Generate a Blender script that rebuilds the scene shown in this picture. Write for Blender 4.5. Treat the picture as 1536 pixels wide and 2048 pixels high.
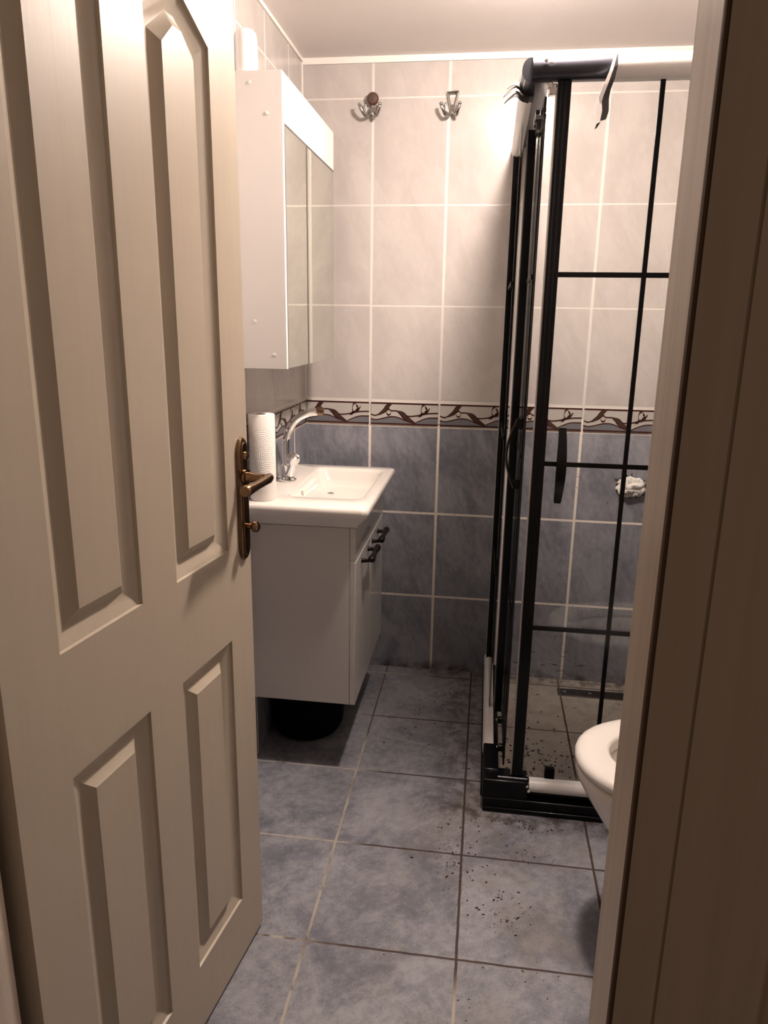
import bpy, bmesh, math, random
from mathutils import Vector, Matrix, noise as mnoise

for o in list(bpy.data.objects): bpy.data.objects.remove(o)
S = bpy.context.scene
COL = S.collection
random.seed(7)
PI = math.pi

# ------------------------------------------------------------------ camera
YAW, PITCH, ROLL, CAM_H, FPX = 0.1351, 0.2551, 0.0154, 1.3165, 1460.9
_cy, _sy, _cp, _sp, _cr, _sr = math.cos(YAW), math.sin(YAW), math.cos(PITCH), math.sin(PITCH), math.cos(ROLL), math.sin(ROLL)
_fw = Vector((-_sy*_cp, _cy*_cp, -_sp)); _ri = Vector((_cy, _sy, 0)); _up = _ri.cross(_fw)
_r2 = _cr*_ri + _sr*_up; _u2 = -_sr*_ri + _cr*_up
cd = bpy.data.cameras.new('camera'); cam = bpy.data.objects.new('camera', cd); COL.objects.link(cam)
cam.matrix_world = Matrix(((_r2.x, _u2.x, -_fw.x, 0), (_r2.y, _u2.y, -_fw.y, 0), (_r2.z, _u2.z, -_fw.z, CAM_H), (0, 0, 0, 1)))
cd.sensor_fit = 'VERTICAL'; cd.sensor_height = 24.0; cd.sensor_width = 18.0
cd.lens = 24.0*FPX/2048; cd.clip_start = 0.02
S.camera = cam

# ------------------------------------------------------------------ world, light, exposure
w = bpy.data.worlds.new('world'); S.world = w; w.use_nodes = True
w.node_tree.nodes['Background'].inputs[0].default_value = (1.0, 0.76, 0.56, 1)
w.node_tree.nodes['Background'].inputs[1].default_value = 0.050
LAMP = (0.112, 1.797, 2.108); LAMP_R = 0.056; LAMP_FLAT = 0.021; LAMP_STRENGTH = 345.0; LAMP_COL = (1.0, 0.845, 0.735)
S.view_settings.view_transform = 'Standard'; S.view_settings.look = 'None'
S.view_settings.gamma = 1.0; S.view_settings.use_curve_mapping = False
S.view_settings.exposure = 1.45

# ------------------------------------------------------------------ node helpers
class NT:
    def __init__(s, name):
        s.m = bpy.data.materials.new(name); s.m.use_nodes = True
        s.t = s.m.node_tree; s.b = s.t.nodes['Principled BSDF']; s.out = s.t.nodes['Material Output']
        g = s.t.nodes.new('ShaderNodeNewGeometry'); s.pos = g.outputs['Position']; s.nrm = g.outputs['Normal']
        x = s.t.nodes.new('ShaderNodeSeparateXYZ'); s.t.links.new(s.pos, x.inputs[0])
        s.x, s.y, s.z = [E(s, o) for o in x.outputs]
    def put(s, sock, v):
        if isinstance(v, E): v = v.o
        if hasattr(v, 'links') or isinstance(v, bpy.types.NodeSocket): s.t.links.new(v, sock)
        else: sock.default_value = v
    def math(s, op, *a, clamp=False):
        n = s.t.nodes.new('ShaderNodeMath'); n.operation = op; n.use_clamp = clamp
        for i, v in enumerate(a): s.put(n.inputs[i], v)
        return E(s, n.outputs[0])
    def vec(s, x, y, z):
        n = s.t.nodes.new('ShaderNodeCombineXYZ')
        for i, v in enumerate((x, y, z)): s.put(n.inputs[i], v)
        return n.outputs[0]
    def noise(s, v, scale, detail=3, rough=0.55, dist=0.0):
        n = s.t.nodes.new('ShaderNodeTexNoise'); s.put(n.inputs['Vector'], v)
        n.inputs['Scale'].default_value = scale; n.inputs['Detail'].default_value = detail
        n.inputs['Roughness'].default_value = rough; n.inputs['Distortion'].default_value = dist
        return E(s, n.outputs['Fac'])
    def voro(s, v, scale):
        n = s.t.nodes.new('ShaderNodeTexVoronoi'); s.put(n.inputs['Vector'], v); n.inputs['Scale'].default_value = scale
        return E(s, n.outputs['Distance'])
    def mix(s, f, a, b):
        n = s.t.nodes.new('ShaderNodeMix'); n.data_type = 'RGBA'
        s.put(n.inputs[0], f)
        for k, v in ((6, a), (7, b)):
            if isinstance(v, tuple) and len(v) == 3: v = v + (1,)
            s.put(n.inputs[k], v)
        return n.outputs[2]
    def ramp(s, f, lo, hi):                       # smooth 0..1 between lo and hi
        n = s.t.nodes.new('ShaderNodeMapRange'); n.interpolation_type = 'SMOOTHSTEP'
        s.put(n.inputs[0], f); n.inputs[1].default_value = lo; n.inputs[2].default_value = hi
        return E(s, n.outputs[0])
    def near(s, v, c, wdt, soft=0.0008):           # 1 where |v-c| < wdt
        return 1.0 - s.ramp(abs(v - c), wdt - soft, wdt + soft)
    def grid(s, v, o, step, wdt, soft=0.0007):     # 1 on lines o + k*step
        fr = s.math('FRACT', (v - o)/step + 0.5)
        return 1.0 - s.ramp(abs(fr - 0.5)*step, wdt - soft, wdt + soft)
    def bump(s, h, strength=0.2, dist=0.002):
        n = s.t.nodes.new('ShaderNodeBump'); n.inputs['Strength'].default_value = strength; n.inputs['Distance'].default_value = dist
        s.put(n.inputs['Height'], h); s.t.links.new(n.outputs[0], s.b.inputs['Normal'])
    def set(s, **k):
        for a, v in k.items():
            nm = {'color': 'Base Color', 'rough': 'Roughness', 'metal': 'Metallic', 'spec': 'Specular IOR Level', 'coat': 'Coat Weight'}[a]
            if isinstance(v, tuple) and len(v) == 3: v = v + (1,)
            s.put(s.b.inputs[nm], v)
        return s
class E:
    def __init__(s, nt, o): s.nt = nt; s.o = o
    def __add__(s, b): return s.nt.math('ADD', s, b)
    def __radd__(s, b): return s.nt.math('ADD', b, s)
    def __sub__(s, b): return s.nt.math('SUBTRACT', s, b)
    def __rsub__(s, b): return s.nt.math('SUBTRACT', b, s)
    def __mul__(s, b): return s.nt.math('MULTIPLY', s, b)
    def __rmul__(s, b): return s.nt.math('MULTIPLY', b, s)
    def __truediv__(s, b): return s.nt.math('DIVIDE', s, b)
    def __abs__(s): return s.nt.math('ABSOLUTE', s)
    def max(s, b): return s.nt.math('MAXIMUM', s, b)
    def lt(s, b): return s.nt.math('LESS_THAN', s, b)
    def gt(s, b): return s.nt.math('GREATER_THAN', s, b)

def plain(name, color, rough=0.5, metal=0.0, var=0.0, scale=20, spec=0.5, bump=0.0):
    n = NT(name); n.set(rough=rough, metal=metal, spec=spec)
    f = n.noise(n.pos, scale, 3)
    c2 = tuple(max(0, c*(1 - var)) for c in color)
    n.set(color=n.mix(f, color, c2))
    if bump: n.bump(n.noise(n.pos, scale*4, 2), bump, 0.001)
    return n.m

# ------------------------------------------------------------------ measured grid of the room
BACK, LEFT, RIGHT, CEIL = 2.6195, -0.6505, 0.80, 2.144
G1, TW, TH = -0.4123, 0.25, 0.3259
Z1, ZBT, ZBB, ZR = 2.0219, 1.0354, 0.9562, 0.6299
FA, FX, F0, FY = -0.0038, 0.328, 2.5595, 0.3198

def blob(n, px, py, rx, ry, cx, cy):              # soft ellipse mask of a stain
    return 1.0 - n.ramp(n.math('SQRT', ((px - cx)/rx)*((px - cx)/rx) + ((py - cy)/ry)*((py - cy)/ry)), 0.45, 1.0)

def wall_mat(name, axis, origin, dirty=False):
    n = NT(name)
    h = n.x if axis == 'x' else n.y
    v = n.vec(h, n.z, 0.0)
    tilt = n.vec(h*1.0 + n.z*0.45, n.z*0.42 - h*0.35, 0.0)
    big = n.noise(tilt, 9, 4, 0.6, 0.6); fine = n.noise(tilt, 60, 3, 0.6)
    tid = n.noise(n.vec(n.math('FLOOR', (h - origin)/TW)*3.7, n.math('FLOOR', (n.z - Z1)/TH)*2.3, 1.0), 1.0, 0)
    up = n.mix(n.ramp(big*0.75 + fine*0.25, 0.36, 0.64), (0.432, 0.396, 0.378), (0.488, 0.452, 0.432))
    lo = n.mix(n.ramp(big*0.65 + fine*0.35, 0.34, 0.66), (0.155, 0.158, 0.192), (0.300, 0.298, 0.334))
    lo = n.mix(n.ramp(tid, 0.35, 0.7)*0.25, lo, (0.17, 0.172, 0.20))
    upper = n.z.gt((ZBT + ZBB)/2)
    tile = n.mix(upper, lo, up)
    gv = n.grid(h, origin, TW, 0.0045, 0.0012)
    gh_u = n.grid(n.z, Z1, TH, 0.0026, 0.0010)*upper
    gh_l = n.grid(n.z, ZR, TH, 0.0041, 0.0010)*(1.0 - upper)
    edge = n.near(n.z, ZBB - 0.004, 0.004, 0.001).max(n.near(n.z, ZBT + 0.004, 0.004, 0.001))
    g = gv.max(gh_u).max(gh_l).max(edge)
    gcol = n.mix(upper, (0.78, 0.70, 0.62), (0.60, 0.56, 0.53))
    gcol = n.mix(n.ramp(n.noise(v, 70, 3), 0.60, 0.72)*(1.0 - upper)*0.6, gcol, (0.10, 0.05, 0.03))
    col = n.mix(g, tile, gcol)
    if dirty:
        foot = (1.0 - n.ramp(n.z, 0.0, 0.05))*n.ramp(n.noise(v, 14, 3), 0.40, 0.62)
        col = n.mix(foot*0.85, col, (0.035, 0.022, 0.016))
        shower = n.x.gt(0.08)
        sp = (n.voro(v, 95).lt(0.22))*n.ramp(n.noise(v, 16, 3), 0.52, 0.60)
        reg = blob(n, h, n.z, 0.16, 0.13, 0.24, 0.17).max(blob(n, h, n.z, 0.05, 0.04, 0.43, 0.545)).max(blob(n, h, n.z, 0.05, 0.05, 0.47, 0.69)).max(blob(n, h, n.z, 0.22, 0.022, 0.40, 0.275))
        col = n.mix(sp*reg*shower, col, (0.03, 0.015, 0.010))
        smear = n.ramp(n.noise(n.vec(h*0.35, n.z*1.6, 2.0), 38, 3), 0.60, 0.66)*blob(n, h, n.z, 0.24, 0.07, 0.30, 0.075)
        col = n.mix(smear*shower*0.8, col, (0.04, 0.025, 0.02))
    n.set(color=col, rough=n.mix(g, (0.17,)*3, (0.6,)*3), spec=0.5)
    n.bump((1.0 - g)*1.0 + fine*0.03, 0.25, 0.0015)
    return n.m

def floor_mat():
    n = NT('floor_tile'); v = n.vec(n.x, n.y, 0.0)
    tilt = n.vec(n.x*0.75 + n.y*0.6, n.y*0.9 - n.x*0.7, 0.0)
    big = n.noise(v, 5.5, 5, 0.62, 0.8); fine = n.noise(tilt, 42, 5, 0.7); grain = n.noise(v, 230, 2)
    t = n.ramp(big*0.5 + fine*0.35 + grain*0.15, 0.36, 0.66)
    tile = n.mix(t, (0.118, 0.122, 0.150), (0.335, 0.332, 0.358))
    brown = n.ramp(n.noise(v, 4.2, 4, 0.6, 0.5), 0.46, 0.62)*n.ramp(n.x + (n.y - 1.9)*0.12, -0.42, 0.05)
    tile = n.mix(brown*0.42, tile, (0.195, 0.168, 0.148))
    inside = n.ramp(n.x, 0.055, 0.075)*n.ramp(n.y, 1.80, 1.83)
    mud = n.mix(n.ramp(n.noise(v, 18, 4), 0.3, 0.7), (0.34, 0.295, 0.245), (0.47, 0.41, 0.345))
    tile = n.mix(inside*0.85, tile, mud)
    wob = (n.noise(v, 24, 2) - 0.5)*0.003
    gx = n.grid(n.x + wob, FA, FX, 0.0031, 0.0009); gy = n.grid(n.y + wob, F0, FY, 0.0028, 0.0009)
    g = gx.max(gy)
    pale = (1.0 - n.ramp(n.x + (n.noise(v, 9, 2) - 0.5)*0.2, -0.36, -0.24)).max(1.0 - n.ramp(n.y, 1.16, 1.26))
    pale = pale*n.ramp(n.noise(v, 13, 2), 0.30, 0.42)*(1.0 - n.ramp(n.y, 2.05, 2.15)*n.ramp(n.x, -0.40, -0.30))
    back_line = n.near(n.y, F0, 0.006)*(1.0 - n.ramp(n.x, -0.20, -0.14))
    gcol = n.mix(pale.max(back_line), (0.040, 0.016, 0.010), (0.40, 0.35, 0.30))
    col = n.mix(g*0.95, tile, gcol)
    # grime along the shower base and the back wall, specks of mud
    d1 = blob(n, n.x, n.y, 0.16, 1.1, 0.03, 2.25)*n.x.lt(0.06)*n.y.gt(1.78)
    d2 = blob(n, n.x, n.y, 0.55, 0.10, 0.28, 1.795)*n.y.lt(1.83)
    d3 = n.ramp(n.y, 2.50, 2.62)*n.ramp(n.x, -0.30, -0.12)
    gn = n.ramp(n.noise(v, 26, 4, 0.65), 0.40, 0.62)
    col = n.mix(((d1*0.8).max(d2).max(d3))*gn*0.85, col, (0.045, 0.030, 0.022))
    sp = n.voro(v, 150).lt(0.24)*n.ramp(n.noise(v, 30, 2), 0.50, 0.56)
    reg = blob(n, n.x, n.y, 0.09, 0.14, -0.03, 1.62).max(blob(n, n.x, n.y, 0.09, 0.07, 0.18, 1.63)).max(blob(n, n.x, n.y, 0.09, 0.09, 0.10, 1.43))
    reg = reg.max(blob(n, n.x, n.y, 0.20, 0.25, -0.13, 2.30)).max(blob(n, n.x, n.y, 0.16, 0.05, 0.10, 1.74)).max(inside*n.ramp(n.noise(v, 7, 2), 0.45, 0.6))
    col = n.mix(sp*reg*0.95, col, (0.022, 0.010, 0.006))
    n.set(color=col, rough=n.mix(g, (0.36,)*3, (0.7,)*3), spec=0.4)
    n.bump((1.0 - g) + fine*0.10, 0.3, 0.0015)
    return n.m

def wood_paint(name, base, dark, axis_scale=(40, 40, 1.2), rough=0.38, amount=0.5):
    n = NT(name)
    v = n.vec(n.x*axis_scale[0], n.y*axis_scale[1], n.z*axis_scale[2])
    f = n.noise(v, 1.6, 4, 0.6, 0.4)
    n.set(color=n.mix(n.ramp(f, 0.35, 0.7)*amount, base, dark), rough=rough)
    n.bump(f, 0.10, 0.002)
    return n.m

M = {}
M['wall_back'] = wall_mat('back_wall_tile', 'x', G1, True)
M['wall_side'] = wall_mat('side_wall_tile', 'y', BACK - 0.167)
M['floor'] = floor_mat()
M['plaster'] = plain('ceiling_plaster', (0.82, 0.775, 0.75), 0.8, var=0.06, scale=9, bump=0.25)
M['joint'] = plain('white_joint_filler', (0.80, 0.76, 0.72), 0.6, var=0.08)
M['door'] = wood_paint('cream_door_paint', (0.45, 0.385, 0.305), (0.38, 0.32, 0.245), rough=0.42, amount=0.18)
M['frame'] = wood_paint('cream_frame_paint', (0.58, 0.49, 0.41), (0.44, 0.35, 0.28), rough=0.40, amount=0.65)  # frame paint lightened to carry the bathroom light on the jambs
M['casing'] = wood_paint('shaded_casing_paint', (0.46, 0.345, 0.265), (0.37, 0.27, 0.195), rough=0.5, amount=0.4)  # darker copy of the frame paint, shade of the unlit hall side
M['frame_dark'] = plain('chipped_frame_edge', (0.10, 0.045, 0.015), 0.7, var=0.4)
M['hall_wall'] = plain('hall_wall_paint', (0.22, 0.18, 0.15), 0.7, var=0.1)
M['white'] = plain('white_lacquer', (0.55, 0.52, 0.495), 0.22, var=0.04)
M['white_lit'] = plain('white_lacquer_lit', (0.86, 0.83, 0.81), 0.25, var=0.03)  # lighter copy of the white lacquer, brightened for light on the mirror cabinet
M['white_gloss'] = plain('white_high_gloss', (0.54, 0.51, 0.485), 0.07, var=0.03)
M['ceramic'] = plain('glazed_ceramic', (0.80, 0.75, 0.70), 0.10, var=0.03)
M['seat_plastic'] = plain('white_seat_plastic', (0.70, 0.665, 0.63), 0.20, var=0.03)
M['container'] = plain('white_plastic', (0.93, 0.93, 0.92), 0.4, var=0.01)
M['chrome'] = plain('chrome', (0.80, 0.79, 0.78), 0.10, 1.0, var=0.08)
M['hook'] = plain('satin_chrome', (0.46, 0.44, 0.42), 0.22, 1.0, var=0.2)
M['steel'] = plain('brushed_steel', (0.16, 0.13, 0.115), 0.38, 1.0, var=0.4, scale=60)
M['bronze'] = plain('antique_bronze', (0.30, 0.185, 0.105), 0.26, 1.0, var=0.55, scale=90)
M['dark_bronze'] = plain('dark_bronze', (0.006, 0.0025, 0.0025), 0.45, 0.0, var=0.3, spec=0.2)
M['black'] = plain('black_powder_coat', (0.0035, 0.0035, 0.0045), 0.24, 0.0, var=0.3, spec=0.22)
M['black_dull'] = plain('black_plastic', (0.0015, 0.0012, 0.0012), 0.8, spec=0.1, var=0.3)
M['navy'] = plain('dark_metal_rail', (0.085, 0.085, 0.105), 0.30, 0.85, var=0.2)
M['film'] = plain('white_protective_film', (0.74, 0.72, 0.71), 0.32, var=0.10, scale=50)
M['film_grey'] = plain('grey_film_underside', (0.030, 0.026, 0.025), 0.5, var=0.4, scale=80)
M['seal'] = plain('clear_seal_strip', (0.62, 0.56, 0.52), 0.3, var=0.1)
M['edge_and_gap_shade'] = plain('dark_edge_and_gap_shade', (0.03, 0.028, 0.022), 0.3)  # dark tone of the mirror edge, also stands for shade in the gaps
M['band_white'] = plain('border_white_glaze', (0.46, 0.43, 0.405), 0.17, var=0.08)
M['band_blue'] = plain('border_blue_glaze', (0.16, 0.16, 0.18), 0.17, var=0.2, scale=40)
M['band_line'] = plain('border_brown_line', (0.050, 0.007, 0.005), 0.25, var=0.3)
M['band_leaf'] = plain('border_leaf_glaze', (0.060, 0.032, 0.025), 0.25, var=0.6, scale=120)
M['band_pale'] = plain('border_bud_glaze', (0.52, 0.46, 0.40), 0.2, var=0.2)
M['wood_disc'] = plain('brown_wood', (0.075, 0.042, 0.028), 0.5, var=0.4, scale=60)
M['disc_rim'] = plain('dark_wood_rim', (0.10, 0.018, 0.012), 0.3)
M['card'] = plain('grey_cardboard', (0.13, 0.07, 0.05), 0.8, var=0.3)
M['mud'] = plain('dried_mud', (0.045, 0.020, 0.012), 0.9, var=0.5)
M['tile_plaster'] = plain('white_filler', (0.78, 0.74, 0.70), 0.8, var=0.25, scale=60)

def paper_mat():                                   # toilet paper with embossed rings
    n = NT('embossed_paper')
    n.set(color=(0.84, 0.80, 0.76), rough=0.9)
    h = None
    for cx, cz, r in ((-0.60, 0.985, 0.055), (-0.585, 0.955, 0.05), (-0.60, 0.885, 0.045)):
        d = n.math('SQRT', (n.x - cx)*(n.x - cx) + (n.z - cz)*(n.z - cz))
        k = n.math('SINE', d*1100.0)*(1.0 - n.ramp(d, r*0.5, r))
        h = k if h is None else h + k
    n.bump(h + (1.0 - n.near(n.z, 0.942, 0.001))*2.0, 0.22, 0.001)
    return n.m
M['paper'] = paper_mat()

def mirror_mat():
    n = NT('mirror_glass'); n.set(color=(0.74, 0.76, 0.70), rough=0.015, metal=1.0)
    return n.m
M['mirror'] = mirror_mat()

def glass_mat():
    n = NT('clear_shower_glass')
    tr = n.t.nodes.new('ShaderNodeBsdfTransparent'); tr.inputs[0].default_value = (0.95, 0.955, 0.95, 1)
    gl = n.t.nodes.new('ShaderNodeBsdfGlossy'); gl.inputs['Roughness'].default_value = 0.02
    fr = n.t.nodes.new('ShaderNodeFresnel'); fr.inputs[0].default_value = 1.45
    mx = n.t.nodes.new('ShaderNodeMixShader')
    n.t.links.new(fr.outputs[0], mx.inputs[0]); n.t.links.new(tr.outputs[0], mx.inputs[1]); n.t.links.new(gl.outputs[0], mx.inputs[2])
    n.t.links.new(mx.outputs[0], n.out.inputs[0])
    return n.m
M['glass'] = glass_mat()

def lamp_mat():
    n = NT('lit_lamp_glass'); n.set(color=(0.9, 0.9, 0.9), rough=0.3)
    n.b.inputs['Emission Color'].default_value = LAMP_COL + (1,)
    n.b.inputs['Emission Strength'].default_value = LAMP_STRENGTH
    return n.m
M['lamp'] = lamp_mat()

# ------------------------------------------------------------------ mesh helpers
ORG = {}                                            # world origin of every object made here

class MB:
    def __init__(s): s.v = []; s.f = []; s.mi = []
    def add(s, vs, fs, mi=0):
        b = len(s.v); s.v += [tuple(v) for v in vs]; s.f += [tuple(i + b for i in f) for f in fs]; s.mi += [mi]*len(fs); return s
    def box(s, x0, x1, y0, y1, z0, z1, mi=0):
        vs = [(x, y, z) for z in (z0, z1) for y in (y0, y1) for x in (x0, x1)]
        return s.add(vs, [(0, 2, 3, 1), (4, 5, 7, 6), (0, 1, 5, 4), (2, 6, 7, 3), (0, 4, 6, 2), (1, 3, 7, 5)], mi)
    def loops(s, L, close=True, cap0=True, cap1=True, mi=0):   # skin between loops of equal length
        n = len(L[0]); vs = [p for l in L for p in l]; fs = []
        for i in range(len(L) - 1):
            for j in range(n if close else n - 1):
                k = (j + 1) % n
                fs.append((i*n + j, i*n + k, (i + 1)*n + k, (i + 1)*n + j))
        if cap0: fs.append(tuple(range(n - 1, -1, -1)))
        if cap1: fs.append(tuple((len(L) - 1)*n + j for j in range(n)))
        return s.add(vs, fs, mi)
    def tube(s, pts, r, seg=12, mi=0, caps=True, flat=1.0):
        pts = [Vector(p) for p in pts]; N = len(pts)
        rs = r if isinstance(r, (list, tuple)) else [r]*N
        L = []; ref = None
        for i, p in enumerate(pts):
            t = (pts[min(i + 1, N - 1)] - pts[max(i - 1, 0)]).normalized()
            if ref is None:
                ref = Vector((0, 0, 1)) if abs(t.z) < 0.9 else Vector((1, 0, 0))
            a = (ref - t*ref.dot(t)).normalized(); ref = a; b = t.cross(a)
            L.append([p + a*math.cos(2*PI*k/seg)*rs[i] + b*math.sin(2*PI*k/seg)*rs[i]*flat for k in range(seg)])
        return s.loops(L, True, caps, caps, mi)
    def lathe(s, prof, c, axis='z', seg=32, mi=0, caps=(True, True)):
        L = []
        for r, h in prof:
            ring = []
            for k in range(seg):
                a = 2*PI*k/seg; p, q = r*math.cos(a), r*math.sin(a)
                o = {'z': (p, q, h), 'x': (h, p, q), 'y': (q, h, p)}[axis]
                ring.append((c[0] + o[0], c[1] + o[1], c[2] + o[2]))
            L.append(ring)
        return s.loops(L, True, caps[0], caps[1], mi)
    def prism(s, poly, a0, a1, axis='y', mi=0):       # polygon in the other two axes, extruded along axis
        def P(u, v, a): return {'x': (a, u, v), 'y': (u, a, v), 'z': (u, v, a)}[axis]
        return s.loops([[P(u, v, a0) for u, v in poly], [P(u, v, a1) for u, v in poly]], True, True, True, mi)
    def build(s, name, mats, parent=None, smooth=None, bevel=0.0, seg=2, org=None):
        if not isinstance(mats, (list, tuple)): mats = [mats]
        o0 = Vector(org) if org else (ORG[parent] if parent else Vector((0, 0, 0)))
        me = bpy.data.meshes.new(name)
        me.from_pydata([tuple(Vector(v) - o0) for v in s.v], [], s.f)
        for m in mats: me.materials.append(m)
        for p, i in zip(me.polygons, s.mi): p.material_index = i
        bm = bmesh.new(); bm.from_mesh(me); bmesh.ops.recalc_face_normals(bm, faces=bm.faces[:]); bm.to_mesh(me); bm.free()
        if smooth:
            for p in me.polygons: p.use_smooth = True
            me.set_sharp_from_angle(angle=math.radians(smooth))
        o = bpy.data.objects.new(name, me); COL.objects.link(o)
        if parent: o.parent = parent; o.location = o0 - ORG[parent]
        else: o.location = o0
        ORG[o] = o0
        if bevel:
            b = o.modifiers.new('bevel', 'BEVEL'); b.width = bevel; b.segments = seg; b.limit_method = 'ANGLE'; b.angle_limit = math.radians(40)
            b.harden_normals = False
            for p in me.polygons: p.use_smooth = True
            me.set_sharp_from_angle(angle=math.radians(50))
        return o

def thing(name, label, cat, loc, group=None):
    o = bpy.data.objects.new(name, None); COL.objects.link(o); o.location = loc; o.empty_display_size = 0.05
    ORG[o] = Vector(loc); tag(o, label, cat, group); return o
def tag(o, label, cat, group=None):
    o['label'] = label; o['category'] = cat
    if group: o['group'] = group
    return o
def structure(o, label=None, cat=None):
    o['kind'] = 'structure'
    if label: o['label'] = label
    if cat: o['category'] = cat
    return o
def rrect(x0, x1, y0, y1, r, z, n=6):
    out = []
    for cx, cy, a0 in ((x1 - r, y1 - r, 0), (x0 + r, y1 - r, 90), (x0 + r, y0 + r, 180), (x1 - r, y0 + r, 270)):
        for k in range(n + 1):
            a = math.radians(a0 + 90*k/n); out.append((cx + r*math.cos(a), cy + r*math.sin(a), z))
    return out
def smooth_path(pts, n=8):                           # Catmull-Rom through the points
    P = [Vector(p) for p in pts]; P = [2*P[0] - P[1]] + P + [2*P[-1] - P[-2]]; out = []
    for i in range(1, len(P) - 2):
        for k in range(n):
            t = k/n
            out.append(0.5*((2*P[i]) + (P[i+1] - P[i-1])*t + (2*P[i-1] - 5*P[i] + 4*P[i+1] - P[i+2])*t*t + (3*P[i] - P[i-1] - 3*P[i+1] + P[i+2])*t**3))
    out.append(P[-2]); return out

# ================================================================== THE SETTING
FRONT = 0.665                                        # bathroom face of the front wall
structure(MB().box(-1.2, RIGHT + 0.1, -0.6, BACK + 0.1, -0.08, 0.0).build('floor', M['floor']), 'blue grey mottled square floor tiles with dark grout', 'floor')
structure(MB().box(LEFT - 0.1, RIGHT + 0.1, FRONT - 0.1, BACK + 0.1, CEIL, CEIL + 0.08).build('ceiling', M['plaster']), 'off white plaster ceiling of the bathroom', 'ceiling')
structure(MB().box(LEFT - 0.1, RIGHT + 0.1, BACK, BACK + 0.1, 0, CEIL).build('wall_back', M['wall_back']), 'tiled back wall, pale above and blue grey below', 'wall')
structure(MB().box(LEFT - 0.1, LEFT, FRONT - 0.1, BACK, 0, CEIL).build('wall_left', M['wall_side']), 'tiled left wall behind the mirror cabinet and washbasin', 'wall')
structure(MB().box(RIGHT, RIGHT + 0.1, FRONT - 0.1, BACK, 0, CEIL).build('wall_right', M['wall_side']), 'tiled right wall behind the toilet and shower', 'wall')
DOOR_TOP = 2.03
wf = MB().box(LEFT - 0.55, -0.56, FRONT - 0.09, FRONT, 0, CEIL).box(0.185, RIGHT + 0.3, FRONT - 0.09, FRONT, 0, CEIL).box(-0.56, 0.185, FRONT - 0.09, FRONT, DOOR_TOP + 0.04, CEIL)
structure(wf.build('wall_front', M['hall_wall']), 'wall around the doorway', 'wall')
# white joint between wall tiles and ceiling
j = MB().box(LEFT, RIGHT, BACK - 0.006, BACK, CEIL - 0.020, CEIL - 0.0005)
j.box(LEFT, LEFT + 0.006, FRONT, BACK, CEIL - 0.012, CEIL - 0.0005).box(LEFT, LEFT + 0.004, BACK - 0.005, BACK - 0.0001, ZBT + 0.006, CEIL - 0.02)
structure(j.build('trim_1', M['joint']), 'white filler line between wall tiles and ceiling', 'trim')

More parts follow.
